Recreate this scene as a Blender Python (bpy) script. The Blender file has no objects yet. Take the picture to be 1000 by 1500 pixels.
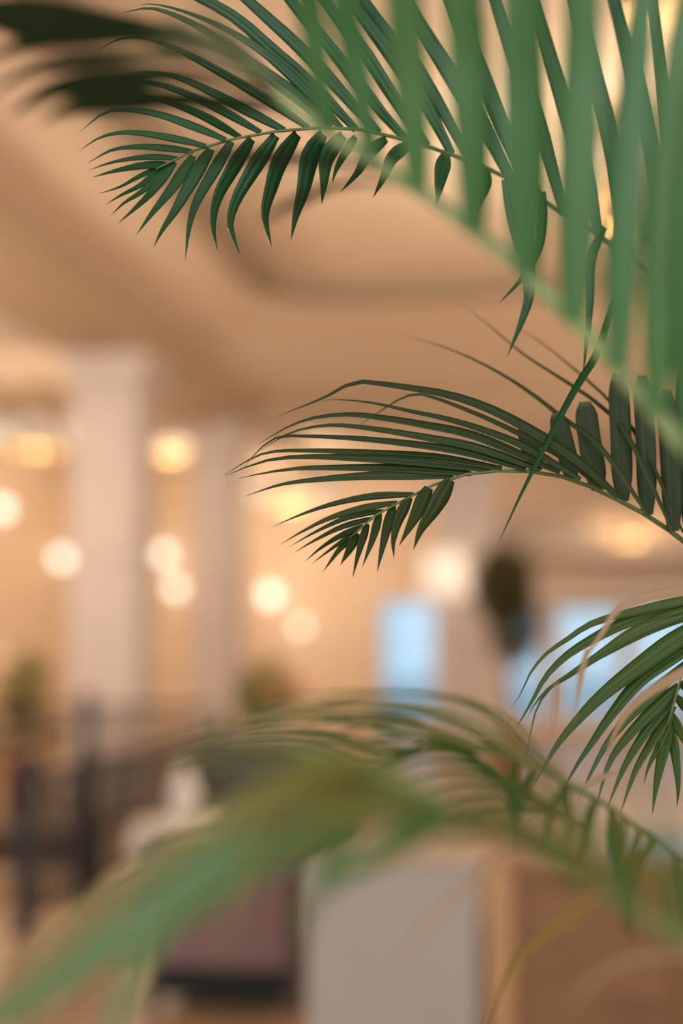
import bpy, bmesh, math, random
from mathutils import Vector, Matrix
random.seed(7)
S = bpy.context.scene
C = S.collection
R = math.radians

# ------------------------------------------------------------------ camera
# image frame 1000 x 1500, focal length 2083 px (50 mm on a 24 x 36 portrait frame)
FPX = 50 / 36 * 1500
EYE = Vector((0, 0, 1.5))
PITCH = math.atan(200 / FPX)
YAW = R(8.51)
cd = bpy.data.cameras.new('camera')
cd.sensor_fit = 'VERTICAL'; cd.sensor_height = 36; cd.sensor_width = 24; cd.lens = 50
cd.clip_start = 0.05; cd.clip_end = 300
cd.dof.use_dof = True; cd.dof.focus_distance = 1.2; cd.dof.aperture_fstop = 1.5
cam = bpy.data.objects.new('camera', cd); C.objects.link(cam)
cam.location = EYE
cam.rotation_euler = (math.pi / 2 + PITCH, 0, YAW)
S.camera = cam
CM = cam.rotation_euler.to_matrix()
RIGHT, UP, FWD = CM @ Vector((1, 0, 0)), CM @ Vector((0, 1, 0)), CM @ Vector((0, 0, -1))

def at(px, py, d):
    """world point on the pixel's ray at distance d along the optical axis"""
    return EYE + (FWD + RIGHT * ((px - 500) / FPX) - UP * ((py - 750) / FPX)) * d

def aty(px, py, Y):
    """world point on the pixel's ray at room depth Y"""
    v = FWD + RIGHT * ((px - 500) / FPX) - UP * ((py - 750) / FPX)
    return EYE + v * (Y / v.y)

# ------------------------------------------------------------------ world, exposure
w = bpy.data.worlds.new('sky'); S.world = w; w.use_nodes = True
bg = w.node_tree.nodes['Background']
bg.inputs[0].default_value = (0.52, 0.78, 1.0, 1); bg.inputs[1].default_value = 0.74
S.view_settings.view_transform = 'Standard'; S.view_settings.look = 'None'
S.view_settings.exposure = 0.3; S.view_settings.gamma = 1.0
S.view_settings.use_curve_mapping = False
LAMP_W = 120          # watts of one chandelier
WARM = (1.0, 0.80, 0.58)
# added fill light behind the photographer, standing in for unbuilt front windows
al = bpy.data.lights.new('front_daylight_fill', 'AREA'); al.shape = 'RECTANGLE'; al.size = 11; al.size_y = 4.2
al.energy = 400; al.color = (1.0, 0.97, 0.94)
ao = bpy.data.objects.new('front_daylight_fill', al); C.objects.link(ao)
ao.location = (-1.0, -4.5, 2.6); ao.rotation_euler = (R(90), 0, 0)

# ------------------------------------------------------------------ materials
def mat(name, col, rough=0.6, metal=0.0, var=0.0, scale=6.0, spec=0.5, bump=0.0, stretch=None):
    m = bpy.data.materials.new(name); m.use_nodes = True
    nt = m.node_tree; b = nt.nodes['Principled BSDF']
    b.inputs['Roughness'].default_value = rough; b.inputs['Metallic'].default_value = metal
    b.inputs['Specular IOR Level'].default_value = spec
    b.inputs['Base Color'].default_value = (*col, 1)
    if var or bump:
        tc = nt.nodes.new('ShaderNodeTexCoord'); mp = nt.nodes.new('ShaderNodeMapping')
        nz = nt.nodes.new('ShaderNodeTexNoise'); nz.inputs['Scale'].default_value = scale
        nz.inputs['Detail'].default_value = 5
        nt.links.new(tc.outputs['Object'], mp.inputs[0]); nt.links.new(mp.outputs[0], nz.inputs['Vector'])
        if stretch: mp.inputs['Scale'].default_value = stretch
        if var:
            rp = nt.nodes.new('ShaderNodeValToRGB')
            rp.color_ramp.elements[0].position = 0.3; rp.color_ramp.elements[1].position = 0.7
            rp.color_ramp.elements[0].color = (*[c * (1 - var) for c in col], 1)
            rp.color_ramp.elements[1].color = (*[min(1, c * (1 + var)) for c in col], 1)
            nt.links.new(nz.outputs['Fac'], rp.inputs[0]); nt.links.new(rp.outputs[0], b.inputs['Base Color'])
        if bump:
            bp = nt.nodes.new('ShaderNodeBump'); bp.inputs['Strength'].default_value = bump
            nt.links.new(nz.outputs['Fac'], bp.inputs['Height']); nt.links.new(bp.outputs[0], b.inputs['Normal'])
    return m

def glow(name, col, strength, base=(0.9, 0.85, 0.78)):
    m = bpy.data.materials.new(name); m.use_nodes = True
    b = m.node_tree.nodes['Principled BSDF']
    b.inputs['Base Color'].default_value = (*base, 1)
    b.inputs['Emission Color'].default_value = (*col, 1); b.inputs['Emission Strength'].default_value = strength
    return m

def leafmat(name, col, col2, tip, tipstart, rough=0.35, transl=0.3, spec=0.5):
    """leaf blade: veins along the blade (UV), a dry tip, colour varying from leaf to leaf"""
    m = bpy.data.materials.new(name); m.use_nodes = True
    nt = m.node_tree; N = nt.nodes; L = nt.links; b = N['Principled BSDF']; out = N['Material Output']
    uv = N.new('ShaderNodeUVMap'); uv.uv_map = 'UVMap'
    sp = N.new('ShaderNodeSeparateXYZ'); L.new(uv.outputs[0], sp.inputs[0])
    oi = N.new('ShaderNodeObjectInfo')
    mx = N.new('ShaderNodeMix'); mx.data_type = 'RGBA'
    mx.inputs[6].default_value = (*col, 1); mx.inputs[7].default_value = (*col2, 1)
    L.new(oi.outputs['Random'], mx.inputs[0])
    mp = N.new('ShaderNodeMapping'); mp.inputs['Scale'].default_value = (9, 0.5, 1); L.new(uv.outputs[0], mp.inputs[0])
    nz = N.new('ShaderNodeTexNoise'); nz.inputs['Scale'].default_value = 1.0; nz.inputs['Detail'].default_value = 3
    L.new(mp.outputs[0], nz.inputs['Vector'])
    vr = N.new('ShaderNodeMix'); vr.data_type = 'RGBA'; vr.blend_type = 'MULTIPLY'; vr.inputs[0].default_value = 0.55
    rp = N.new('ShaderNodeValToRGB'); rp.color_ramp.elements[0].position = 0.35; rp.color_ramp.elements[1].position = 0.65
    rp.color_ramp.elements[0].color = (0.35, 0.4, 0.35, 1)
    L.new(nz.outputs['Fac'], rp.inputs[0]); L.new(mx.outputs[2], vr.inputs[6]); L.new(rp.outputs[0], vr.inputs[7])
    tr = N.new('ShaderNodeMapRange'); tr.inputs[1].default_value = tipstart; tr.inputs[2].default_value = min(1.0, tipstart + 0.05)
    L.new(sp.outputs[1], tr.inputs[0])
    tm = N.new('ShaderNodeMix'); tm.data_type = 'RGBA'; tm.inputs[7].default_value = (*tip, 1)
    L.new(tr.outputs[0], tm.inputs[0]); L.new(vr.outputs[2], tm.inputs[6])
    L.new(tm.outputs[2], b.inputs['Base Color'])
    b.inputs['Roughness'].default_value = rough; b.inputs['Specular IOR Level'].default_value = spec
    bp = N.new('ShaderNodeBump'); bp.inputs['Strength'].default_value = 0.25; bp.inputs['Distance'].default_value = 0.002
    L.new(nz.outputs['Fac'], bp.inputs['Height']); L.new(bp.outputs[0], b.inputs['Normal'])
    tl = N.new('ShaderNodeBsdfTranslucent'); L.new(tm.outputs[2], tl.inputs[0])
    ms = N.new('ShaderNodeMixShader'); ms.inputs[0].default_value = transl
    L.new(b.outputs[0], ms.inputs[1]); L.new(tl.outputs[0], ms.inputs[2]); L.new(ms.outputs[0], out.inputs[0])
    return m

def glassmat(name):
    m = bpy.data.materials.new(name); m.use_nodes = True
    nt = m.node_tree; N = nt.nodes; L = nt.links; N.remove(N['Principled BSDF'])
    t = N.new('ShaderNodeBsdfTransparent'); t.inputs[0].default_value = (0.94, 0.97, 0.98, 1)
    g = N.new('ShaderNodeBsdfGlossy'); g.inputs['Roughness'].default_value = 0.05
    f = N.new('ShaderNodeFresnel'); f.inputs[0].default_value = 1.45
    ms = N.new('ShaderNodeMixShader'); L.new(f.outputs[0], ms.inputs[0]); L.new(t.outputs[0], ms.inputs[1]); L.new(g.outputs[0], ms.inputs[2])
    L.new(ms.outputs[0], N['Material Output'].inputs[0])
    return m

M = dict(
    ceiling=mat('ceiling_plaster', (0.84, 0.71, 0.58), 0.85, var=0.04, scale=1.5),
    beam=mat('beam_plaster', (0.52, 0.40, 0.28), 0.85, var=0.05, scale=1.5),
    wall=mat('ochre_wall', (0.78, 0.61, 0.46), 0.8, var=0.06, scale=1.2),
    lintel=mat('pink_plaster', (0.74, 0.62, 0.54), 0.8, var=0.04),
    taupe=mat('taupe_moulding', (0.34, 0.27, 0.20), 0.8, var=0.05),
    bulk=mat('taupe_plaster', (0.40, 0.32, 0.26), 0.8, var=0.05),
    column=mat('white_marble', (0.64, 0.575, 0.56), 0.5, var=0.07, scale=2.0),
    floor=mat('tan_stone_floor', (0.36, 0.25, 0.155), 0.35, var=0.15, scale=1.5),
    outside=mat('pale_paving', (0.62, 0.62, 0.62), 0.9, var=0.08),
    iron=mat('black_iron', (0.018, 0.018, 0.022), 0.45, metal=0.3),
    brass=mat('aged_brass', (0.55, 0.38, 0.17), 0.35, metal=1.0),
    wood=mat('brown_wood', (0.21, 0.095, 0.032), 0.6, var=0.3, scale=3, stretch=(1, 1, 9)),
    darkwood=mat('dark_wood', (0.065, 0.03, 0.016), 0.4, var=0.3, scale=4, stretch=(1, 1, 8)),
    mauve=mat('mauve_velvet', (0.22, 0.13, 0.125), 0.85, var=0.08, scale=20, bump=0.1),
    black=mat('under_chair_shade', (0.006, 0.010, 0.008), 0.8),  # near-black colour standing in for the shade under the armchair
    sage=mat('sage_fabric', (0.10, 0.11, 0.085), 0.9, var=0.1, scale=30, bump=0.1),
    bluegrey=mat('blue_grey_fabric', (0.36, 0.40, 0.42), 0.9, var=0.06, scale=30, bump=0.1),
    white=mat('white_paint', (0.37, 0.315, 0.275), 0.5, var=0.03),
    linen=mat('white_linen', (0.75, 0.72, 0.69), 0.9, var=0.03, scale=30, bump=0.1),
    frame=mat('white_frame', (0.62, 0.62, 0.62), 0.5),
    terracotta=mat('terracotta', (0.38, 0.16, 0.08), 0.8, var=0.15, scale=8),
    soil=mat('soil', (0.04, 0.027, 0.018), 1.0, var=0.4, scale=40, bump=0.6),
    bark=mat('bark', (0.10, 0.065, 0.035), 0.9, var=0.3, scale=20, bump=0.4),
    flower=mat('orange_petals', (0.55, 0.17, 0.05), 0.6, var=0.2, scale=30),
    vase=mat('white_ceramic', (0.75, 0.73, 0.70), 0.25),
    glass=glassmat('window_glass'),
    globe=glow('frosted_globe', (1.0, 0.90, 0.76), 2.1),
    shade=glow('cream_lamp_shade', (1.0, 0.84, 0.66), 0.5),
    candle=glow('chandelier_glass', (1.0, 0.84, 0.64), 0.45, (0.25, 0.2, 0.14)),
    downlight=glow('downlight_glass', (1.0, 0.90, 0.78), 1.0),
    amber_bright=glow('bright_amber_glass', (1.0, 0.56, 0.24), 2.0, (0.3, 0.16, 0.06)),
    amber=glow('amber_glass', (1.0, 0.60, 0.32), 0.6, (0.3, 0.16, 0.06)),
    rachis_olive=mat('olive_palm_rachis', (0.13, 0.20, 0.05), 0.4, var=0.12, scale=30),
    rachis=mat('palm_rachis', (0.075, 0.11, 0.03), 0.4, var=0.15, scale=30),
    rachis_pale=mat('pale_palm_rachis', (0.26, 0.36, 0.15), 0.4, var=0.12, scale=30),
    leaf=leafmat('palm_leaf', (0.010, 0.074, 0.023), (0.020, 0.094, 0.024), (0.34, 0.22, 0.06), 0.955, rough=0.3, spec=0.32),
    leaf_b=leafmat('palm_leaf_brown_green', (0.024, 0.047, 0.012), (0.042, 0.064, 0.014), (0.10, 0.10, 0.04), 0.98, transl=0.2, spec=0.25),
    leaf_dull=leafmat('palm_leaf_old_grey', (0.034, 0.050, 0.018), (0.026, 0.042, 0.014), (0.08, 0.075, 0.04), 0.93, rough=0.6, transl=0.12, spec=0.25),
    leaf_fresh=leafmat('palm_leaf_fresh', (0.055, 0.185, 0.058), (0.08, 0.205, 0.052), (0.30, 0.26, 0.08), 0.97, transl=0.35),
    leaf_moss=leafmat('palm_leaf_moss', (0.105, 0.205, 0.058), (0.13, 0.22, 0.055), (0.30, 0.26, 0.08), 0.97, transl=0.35),
    leaf_olive=leafmat('palm_leaf_olive', (0.33, 0.27, 0.07), (0.24, 0.24, 0.06), (0.32, 0.25, 0.08), 0.95, transl=0.35),
    leaf_lime=leafmat('palm_leaf_lime', (0.040, 0.098, 0.014), (0.075, 0.120, 0.018), (0.3, 0.24, 0.07), 0.96, spec=0.3),  # plain lime-green leaf colour
    leaf_shaded=leafmat('palm_leaf_shaded', (0.013, 0.018, 0.005), (0.017, 0.024, 0.007), (0.05, 0.05, 0.02), 0.98, transl=0.1, rough=0.75, spec=0.06),  # shade of the unlit side put into the leaf colour
    leaf_dry=leafmat('palm_leaf_dry', (0.42, 0.27, 0.15), (0.48, 0.30, 0.17), (0.30, 0.18, 0.1), 0.95, rough=0.7, transl=0.25),
    leaf_yellow=leafmat('palm_leaf_yellow', (0.36, 0.24, 0.05), (0.42, 0.28, 0.07), (0.30, 0.18, 0.07), 0.95, rough=0.6),
    bush=leafmat('bush_leaf', (0.30, 0.34, 0.07), (0.38, 0.37, 0.09), (0.2, 0.2, 0.05), 0.98, rough=0.5, transl=0.5),
    ficus=leafmat('ficus_leaf', (0.15, 0.13, 0.04), (0.18, 0.15, 0.05), (0.1, 0.1, 0.03), 0.98, rough=0.6, transl=0.25),
)

# ------------------------------------------------------------------ mesh helpers
def link(name, me, m, parent=None, origin=Vector((0, 0, 0)), label=None):
    """mesh given in world coordinates; its origin is put at `origin`; parents carry translations only"""
    me.transform(Matrix.Translation(-origin))
    if m: me.materials.append(m)
    o = bpy.data.objects.new(name, me); C.objects.link(o)
    o['_w'] = list(origin)
    if parent is not None:
        o.parent = parent; o.location = origin - Vector(parent['_w'])
    else:
        o.location = origin
    if label: o['label'] = label
    return o

def tag(o, label, cat, group=None):
    o['label'] = label; o['category'] = cat
    if group: o['group'] = group
    return o

def thing(name, label, cat, loc, group=None):
    o = bpy.data.objects.new(name, None); C.objects.link(o)
    o.location = loc; o['_w'] = list(loc); o.empty_display_size = 0.1
    return tag(o, label, cat, group)

def struct(o):
    o['kind'] = 'structure'; return o

def fin(bm, name, smooth=False):
    bmesh.ops.recalc_face_normals(bm, faces=bm.faces)
    me = bpy.data.meshes.new(name); bm.to_mesh(me); bm.free()
    if smooth:
        for p in me.polygons: p.use_smooth = True
    return me

def add_box(bm, x0, x1, y0, y1, z0, z1, bev=0.0):
    t = bmesh.new(); bmesh.ops.create_cube(t, size=1)
    for v in t.verts:
        v.co = Vector((x0 + (v.co.x + .5) * (x1 - x0), y0 + (v.co.y + .5) * (y1 - y0), z0 + (v.co.z + .5) * (z1 - z0)))
    if bev: bmesh.ops.bevel(t, geom=t.edges[:], offset=bev, segments=3, affect='EDGES', profile=0.5)
    me = bpy.data.meshes.new('t'); t.to_mesh(me); t.free(); bm.from_mesh(me); bpy.data.meshes.remove(me)

def box(name, m, parent, x0, x1, y0, y1, z0, z1, bev=0.0, label=None):
    bm = bmesh.new(); add_box(bm, x0, x1, y0, y1, z0, z1, bev)
    return link(name, fin(bm, name), m, parent, Vector(((x0 + x1) / 2, (y0 + y1) / 2, z0)), label)

def add_lathe(bm, c, prof, n=24):
    rings = []
    for r, z in prof:
        rings.append([bm.verts.new((c[0] + r * math.cos(2 * math.pi * i / n), c[1] + r * math.sin(2 * math.pi * i / n), c[2] + z)) for i in range(n)])
    for a, b in zip(rings, rings[1:]):
        for i in range(n): bm.faces.new((a[i], a[(i + 1) % n], b[(i + 1) % n], b[i]))
    if prof[0][0] > 1e-4: bm.faces.new(rings[0][::-1])
    if prof[-1][0] > 1e-4: bm.faces.new(rings[-1])

def lathe(name, m, parent, c, prof, n=24, label=None):
    bm = bmesh.new(); add_lathe(bm, c, prof, n); bmesh.ops.remove_doubles(bm, verts=bm.verts, dist=1e-5)
    return link(name, fin(bm, name, True), m, parent, Vector(c), label)

def add_tube(bm, pts, rad, n=8):
    rings = []
    ref = Vector((0.3, 0.5, 0.8))
    for i, p in enumerate(pts):
        a, b = pts[max(0, i - 1)], pts[min(len(pts) - 1, i + 1)]
        t = (b - a).normalized()
        u = t.cross(ref)
        if u.length < 1e-3: u = t.cross(Vector((1, 0, 0)))
        u.normalize(); v = t.cross(u)
        r = rad[i] if isinstance(rad, (list, tuple)) else rad
        rings.append([bm.verts.new(p + (u * math.cos(2 * math.pi * k / n) + v * math.sin(2 * math.pi * k / n)) * r) for k in range(n)])
    for a, b in zip(rings, rings[1:]):
        for k in range(n): bm.faces.new((a[k], a[(k + 1) % n], b[(k + 1) % n], b[k]))
    bm.faces.new(rings[0][::-1]); bm.faces.new(rings[-1])

def tube(name, m, parent, pts, rad, n=8, origin=None, label=None):
    bm = bmesh.new(); pts = [Vector(p) for p in pts]; add_tube(bm, pts, rad, n)
    return link(name, fin(bm, name, True), m, parent, origin if origin is not None else pts[0].copy(), label)

def spline(pts, n):
    """Catmull-Rom through pts, n+1 samples evenly spread by length"""
    P = [pts[0] * 2 - pts[1]] + list(pts) + [pts[-1] * 2 - pts[-2]]
    out = []
    for i in range(1, len(P) - 2):
        for k in range(16):
            t = k / 16
            a, b, c, d = P[i - 1], P[i], P[i + 1], P[i + 2]
            out.append(0.5 * ((2 * b) + (c - a) * t + (2 * a - 5 * b + 4 * c - d) * t * t + (3 * b - a - 3 * c + d) * t ** 3))
    out.append(P[-2].copy())
    L = [0]
    for a, b in zip(out, out[1:]): L.append(L[-1] + (b - a).length)
    res = []; j = 0
    for k in range(n + 1):
        s = L[-1] * k / n
        while j < len(L) - 2 and L[j + 1] < s: j += 1
        f = (s - L[j]) / max(1e-9, L[j + 1] - L[j])
        res.append(out[j].lerp(out[j + 1], min(1, max(0, f))))
    return res

# ------------------------------------------------------------------ room shell
H = 4.75
XL, XR, YB, YF = -8.5, 9.0, -7.0, 25.0
bm = bmesh.new(); add_box(bm, XL - .2, XR + .2, YB, YF + .2, -0.12, 0)
struct(link('floor', fin(bm, 'floor'), M['floor'], None, Vector((0, 9, -.12))))
bm = bmesh.new(); add_box(bm, -40, 40, YF + .2, 70, -0.3, -0.15)
struct(link('ground_outside', fin(bm, 'ground'), M['outside'], None, Vector((0, 47, -.3))))

CX0, CX1, CY0, CY1, CZ = -2.7, 3.4, 2.0, 12.9, 4.83
bm = bmesh.new()
add_box(bm, XL - .2, CX0, YB, YF + .2, H, 5.45); add_box(bm, CX1, XR + .2, YB, YF + .2, H, 5.45)
add_box(bm, CX0, CX1, YB, CY0, H, 5.45); add_box(bm, CX0, CX1, CY1, YF + .2, H, 5.45)
add_box(bm, CX0, CX1, CY0, CY1, CZ, 5.45)
ceil = struct(link('ceiling', fin(bm, 'ceiling'), M['ceiling'], None, Vector((0, 9, H))))
def moulding(name, x0, x1, y0, y1, rc, wd, z0, z1, m):
    """rounded-corner moulding framing the coffer"""
    bm = bmesh.new(); path = []
    for cx, cy, a0 in ((x1 - rc, y1 - rc, 0), (x0 + rc, y1 - rc, 90), (x0 + rc, y0 + rc, 180), (x1 - rc, y0 + rc, 270)):
        for k in range(9):
            a = R(a0 + k * 90 / 8); path.append((cx, cy, math.cos(a), math.sin(a)))
    rings = [[bm.verts.new((cx + c * q, cy + sn * q, z)) for q, z in ((rc, z1), (rc, (z0 + z1) / 2), (rc - wd * .3, z0), (rc - wd, z0), (rc - wd, z1))] for cx, cy, c, sn in path]
    n = len(rings)
    for i in range(n):
        a, b = rings[i], rings[(i + 1) % n]
        for k in range(5): bm.faces.new((a[k], b[k], b[(k + 1) % 5], a[(k + 1) % 5]))
    return struct(link(name, fin(bm, name), m, None, Vector(((x0 + x1) / 2, (y0 + y1) / 2, z0))))
moulding('trim_1', CX0 - .06, CX1 + .06, CY0 - .06, CY1 + .06, .9, .42, H - .05, CZ, M['taupe'])
# beams: along the column row and across the room
struct(box('trim_2', M['beam'], None, -4.9, -4.0, YB, YF, 4.46, H, .03))
struct(box('trim_3', M['beam'], None, -4.0, XR, 18.2, 19.0, 4.40, H, .03))
struct(box('trim_4', M['beam'], None, XL, -4.9, 18.2, 19.0, 4.40, H, .03))

bm = bmesh.new(); add_box(bm, XL - .2, XL, YB, YF + .2, 0, H)
struct(link('wall_left', fin(bm, 'wall_left'), M['wall'], None, Vector((XL, 9, 0))))
bm = bmesh.new(); add_box(bm, XR, XR + .2, YB, YF + .2, 0, H)
struct(link('wall_right', fin(bm, 'wall_right'), M['wall'], None, Vector((XR, 9, 0))))
DOOR = (-3.08, -2.05, 2.36)
WINS = [(-.85, -.17), (.02, 1.12), (1.30, 2.40), (2.58, 3.68)]
WZ0, WZ1 = 0.25, 2.22
bm = bmesh.new()
xs = [XL, DOOR[0], DOOR[1]] + [v for p in WINS for v in p] + [XR]
for i in range(0, len(xs), 2): add_box(bm, xs[i], xs[i + 1], YF, YF + .2, 0, H)
add_box(bm, DOOR[0], DOOR[1], YF, YF + .2, DOOR[2], H)
for a, b in WINS:
    add_box(bm, a, b, YF, YF + .2, 0, WZ0); add_box(bm, a, b, YF, YF + .2, WZ1, H)
wb = struct(link('wall_back', fin(bm, 'wall_back'), M['wall'], None, Vector((0, YF, 0))))
# dropped bulkhead and pale lintel over the windows
struct(box('trim_5', M['bulk'], None, -.95, XR, 21.0, 22.6, 2.85, 3.45, .03))
struct(box('trim_6', M['lintel'], None, -1.0, XR, 24.6, 25.0, 2.26, 2.95, .02))
struct(box('baseboard_left', M['darkwood'], None, XL, XL + .03, YB, YF, 0, .16, .005))

def glazed(name, x0, x1, z0, z1, nx, nz, door=False):
    fr = bmesh.new(); t = .055; y0, y1 = YF + .05, YF + .13
    add_box(fr, x0, x0 + t, y0, y1, z0, z1, .006); add_box(fr, x1 - t, x1, y0, y1, z0, z1, .006)
    add_box(fr, x0 + t, x1 - t, y0, y1, z1 - t, z1, .006); add_box(fr, x0 + t, x1 - t, y0, y1, z0, z0 + (.25 if door else t), .006)
    root = struct(link(name, fin(fr, name), M['frame'], None, Vector(((x0 + x1) / 2, YF + .09, z0))))
    zb = z0 + (.25 if door else t); W = x1 - x0 - 2 * t; HH = z1 - t - zb
    for i in range(1, nx):
        x = x0 + t + W * i / nx; box('mullion', M['frame'], root, x - .014, x + .014, y0 + .01, y1 - .01, zb, z1 - t)
    for j in range(1, nz):
        z = zb + HH * j / nz; box('glazing_bar', M['frame'], root, x0 + t, x1 - t, y0 + .015, y1 - .015, z - .012, z + .012)
    for i in range(nx):
        for j in range(nz):
            box('pane', M['glass'], root, x0 + t + W * i / nx, x0 + t + W * (i + 1) / nx, YF + .088, YF + .092, zb + HH * j / nz, zb + HH * (j + 1) / nz)
    if door:
        box('door_handle', M['brass'], root, x1 - .045, x1 - .02, y0 - .05, y0, z0 + .98, z0 + 1.12, .006)
    return root
glazed('door_1', DOOR[0], DOOR[1], 0, DOOR[2], 1, 3, True)
for k, (a, b) in enumerate(WINS): glazed('window_%d' % (k + 1), a, b, WZ0, WZ1, 1 if b - a < .8 else 2, 3)

# ------------------------------------------------------------------ columns
def column(x, y, wd, top, label):
    r = thing('column', label, 'column', Vector((x, y, 0)), 'square marble columns')
    h = wd / 2
    box('plinth', M['column'], r, x - h - .08, x + h + .08, y - h - .08, y + h + .08, 0, .28, .02)
    bm = bmesh.new(); add_box(bm, x - h, x + h, y - h, y + h, .28, top - .30, .025)
    link('shaft', fin(bm, 'shaft'), M['column'], r, Vector((x, y, .28)))
    bm = bmesh.new()
    for a, z0, z1 in ((.03, top - .30, top - .24), (.07, top - .24, top - .12), (.12, top - .12, top)):
        add_box(bm, x - h - a, x + h + a, y - h - a, y + h + a, z0, z1, .012)
    link('capital', fin(bm, 'capital'), M['column'], r, Vector((x, y, top - .3)))
    return r
column(-4.45, 14.0, .70, 4.46, 'pale marble square column nearest the black iron railing')
column(-4.45, 18.6, .60, 4.46, 'pale marble square column where the cross beam meets the long beam')
column(-1.22, 20.2, .74, H, 'pale marble square column carrying the cream shaded wall lamp, beside the glazed door')

# ------------------------------------------------------------------ lamps
def point(name, parent, loc, watts, col=WARM, rad=.25):
    l = bpy.data.lights.new(name, 'POINT'); l.energy = watts; l.color = col; l.shadow_soft_size = rad
    o = bpy.data.objects.new(name, l); C.objects.link(o); o.parent = parent; o.location = Vector(loc) - Vector(parent['_w'])
def chandelier(p, rad, n, gm, label, top, watts, gr=.11):
    r = thing('chandelier', label, 'chandelier', Vector(p), 'brass chandeliers')
    x, y, z = p
    lathe('canopy_plate', M['brass'], r, (x, y, top - .05), [(.10, .05), (.10, .03), (.03, 0), (.001, 0)], 20)
    tube('rod', M['brass'], r, [(x, y, top - .04), (x, y, z + .15)], .012, 8)
    lathe('hub', M['brass'], r, (x, y, z - .16), [(.001, 0), (.05, .03), (.09, .10), (.05, .18), (.08, .24), (.03, .33), (.001, .34)], 20)
    for k in range(n):
        a = 2 * math.pi * (k + .35) / n; c, s = math.cos(a), math.sin(a)
        tube('arm', M['brass'], r, spline([Vector((x + c * q * rad, y + s * q * rad, z + h)) for q, h in ((.05, -.02), (.45, -.14), (.85, -.12), (1, -.04))], 8), .012, 8)
        lathe('globe_shade', gm, r, (x + c * rad, y + s * rad, z - .04), [(.001, 0), (gr * .6, .02), (gr, gr), (gr * .85, gr * 1.6), (gr * .45, gr * 2.1), (.001, gr * 2.15)], 16)
    point('chandelier_light', r, (x, y, z - .35), watts)
    return r
def pp(px, py, Y): return tuple(aty(px, py, Y))
chandelier(pp(55, 645, 15.6), .55, 8, M['candle'], 'brass chandelier hanging in the aisle beside the column nearest the railing', H, LAMP_W * .45, .12)
chandelier(pp(250, 655, 20.4), .30, 6, M['candle'], 'brass chandelier with large globes hanging between the railing-side column and the next', H, LAMP_W * .7, .22)
chandelier(pp(425, 728, 22.4), .62, 8, M['candle'], 'wide brass chandelier hanging above two globe lamps on the back wall', H, LAMP_W, .12)
chandelier(pp(925, 778, 19.8), .48, 7, M['amber'], 'brass chandelier with amber glass hanging before the taupe bulkhead', H, LAMP_W * .5, .13)
chandelier(pp(918, 305, 9.0), .16, 5, M['amber_bright'], 'small brass chandelier with amber glass hanging in the coffered ceiling', CZ, LAMP_W, .11)

for cx, cy, lb in ((4.6, 14.5, 'added unseen brass chandelier in the open hall, nearer the cross beam'), (4.6, 7.5, 'added unseen brass chandelier in the open hall, nearer the wooden sofa'), (-6.6, 9.0, 'added unseen brass chandelier in the aisle, nearest the lobby front')):  # three chandeliers added out of view to even out the ceiling light
    chandelier((cx, cy, 3.7), .5, 6, M['candle'], lb, H, LAMP_W * (2.4 if cx < 0 else 2.2), .12)

def wall_lamp(p, wall, r0, label, gm='globe'):
    """globe on a short arm; wall = outward normal of the wall it is screwed to, at distance dist"""
    n = Vector(wall[:3]); dist = wall[3]
    base = Vector(p) - n * dist
    r = thing('wall_lamp', label, 'wall lamp', base, 'globe wall lamps')
    b2 = bmesh.new(); add_tube(b2, [base, base + n * .03], .07, 16)
    link('back_plate', fin(b2, 'plate'), M['brass'], r, base)
    tube('arm', M['brass'], r, spline([base + n * .03, base + n * (dist * .6) - Vector((0, 0, .10)), Vector(p) - Vector((0, 0, r0))], 8), .012, 8)
    lathe('globe_shade', M[gm], r, tuple(Vector(p) - Vector((0, 0, r0))), [(.001, 0), (r0 * .7, r0 * .3), (r0, r0), (r0 * .7, r0 * 1.7), (.001, r0 * 2)], 18)
def on_left(px, py):
    v = aty(px, py, 10) - EYE; t = (XL + .25) / v.x; return EYE + v * t
def on_back(px, py): return aty(px, py, YF - .22)
WL = (1, 0, 0, .25); WB = (0, -1, 0, .22)
for (px, py, wl, r0, lb) in [
    (2, 745, 'l', .13, 'glowing globe lamp high on the ochre side wall, nearer the railing'),
    (90, 818, 'l', .13, 'glowing globe lamp on the ochre side wall, near the far corner'),
    (213, 765, 'b', .08, 'glowing globe lamp, topmost of three between the railing-side column and the next'),
    (240, 812, 'b', .13, 'glowing globe lamp, middle of three between the railing-side column and the next'),
    (257, 862, 'b', .12, 'glowing globe lamp, lowest of three between the railing-side column and the next'),
    (395, 872, 'b', .14, 'brighter of two globe lamps on the back wall beside the glazed door'),
    (440, 918, 'b', .09, 'lower, dimmer of two globe lamps on the back wall beside the glazed door')]:
    p = on_left(px, py) if wl == 'l' else on_back(px, py)
    wall_lamp(p, WL if wl == 'l' else WB, r0, lb)
# amber shade in the far-left corner by the fern
p = on_left(0, 968); wall_lamp(p, WL, .17, 'amber globe lamp low on the ochre side wall behind the bushy plant', 'amber')
# cream drum lamp on the third column
q = aty(652, 842, 19.66)
r = thing('drum_wall_lamp', 'large cream drum shade glowing on the marble column beside the glazed door', 'wall lamp', Vector((q.x, 19.83, q.z)))
box('back_plate', M['brass'], r, q.x - .06, q.x + .06, 19.80, 19.828, q.z - .15, q.z + .15, .006)
tube('arm', M['brass'], r, [(q.x, 19.81, q.z - .05), (q.x, 19.60, q.z - .05)], .014)
lathe('lamp_shade', M['shade'], r, (q.x, 19.46, q.z - .30), [(.31, 0), (.33, .02), (.27, .58), (.25, .60)], 28)
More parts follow.
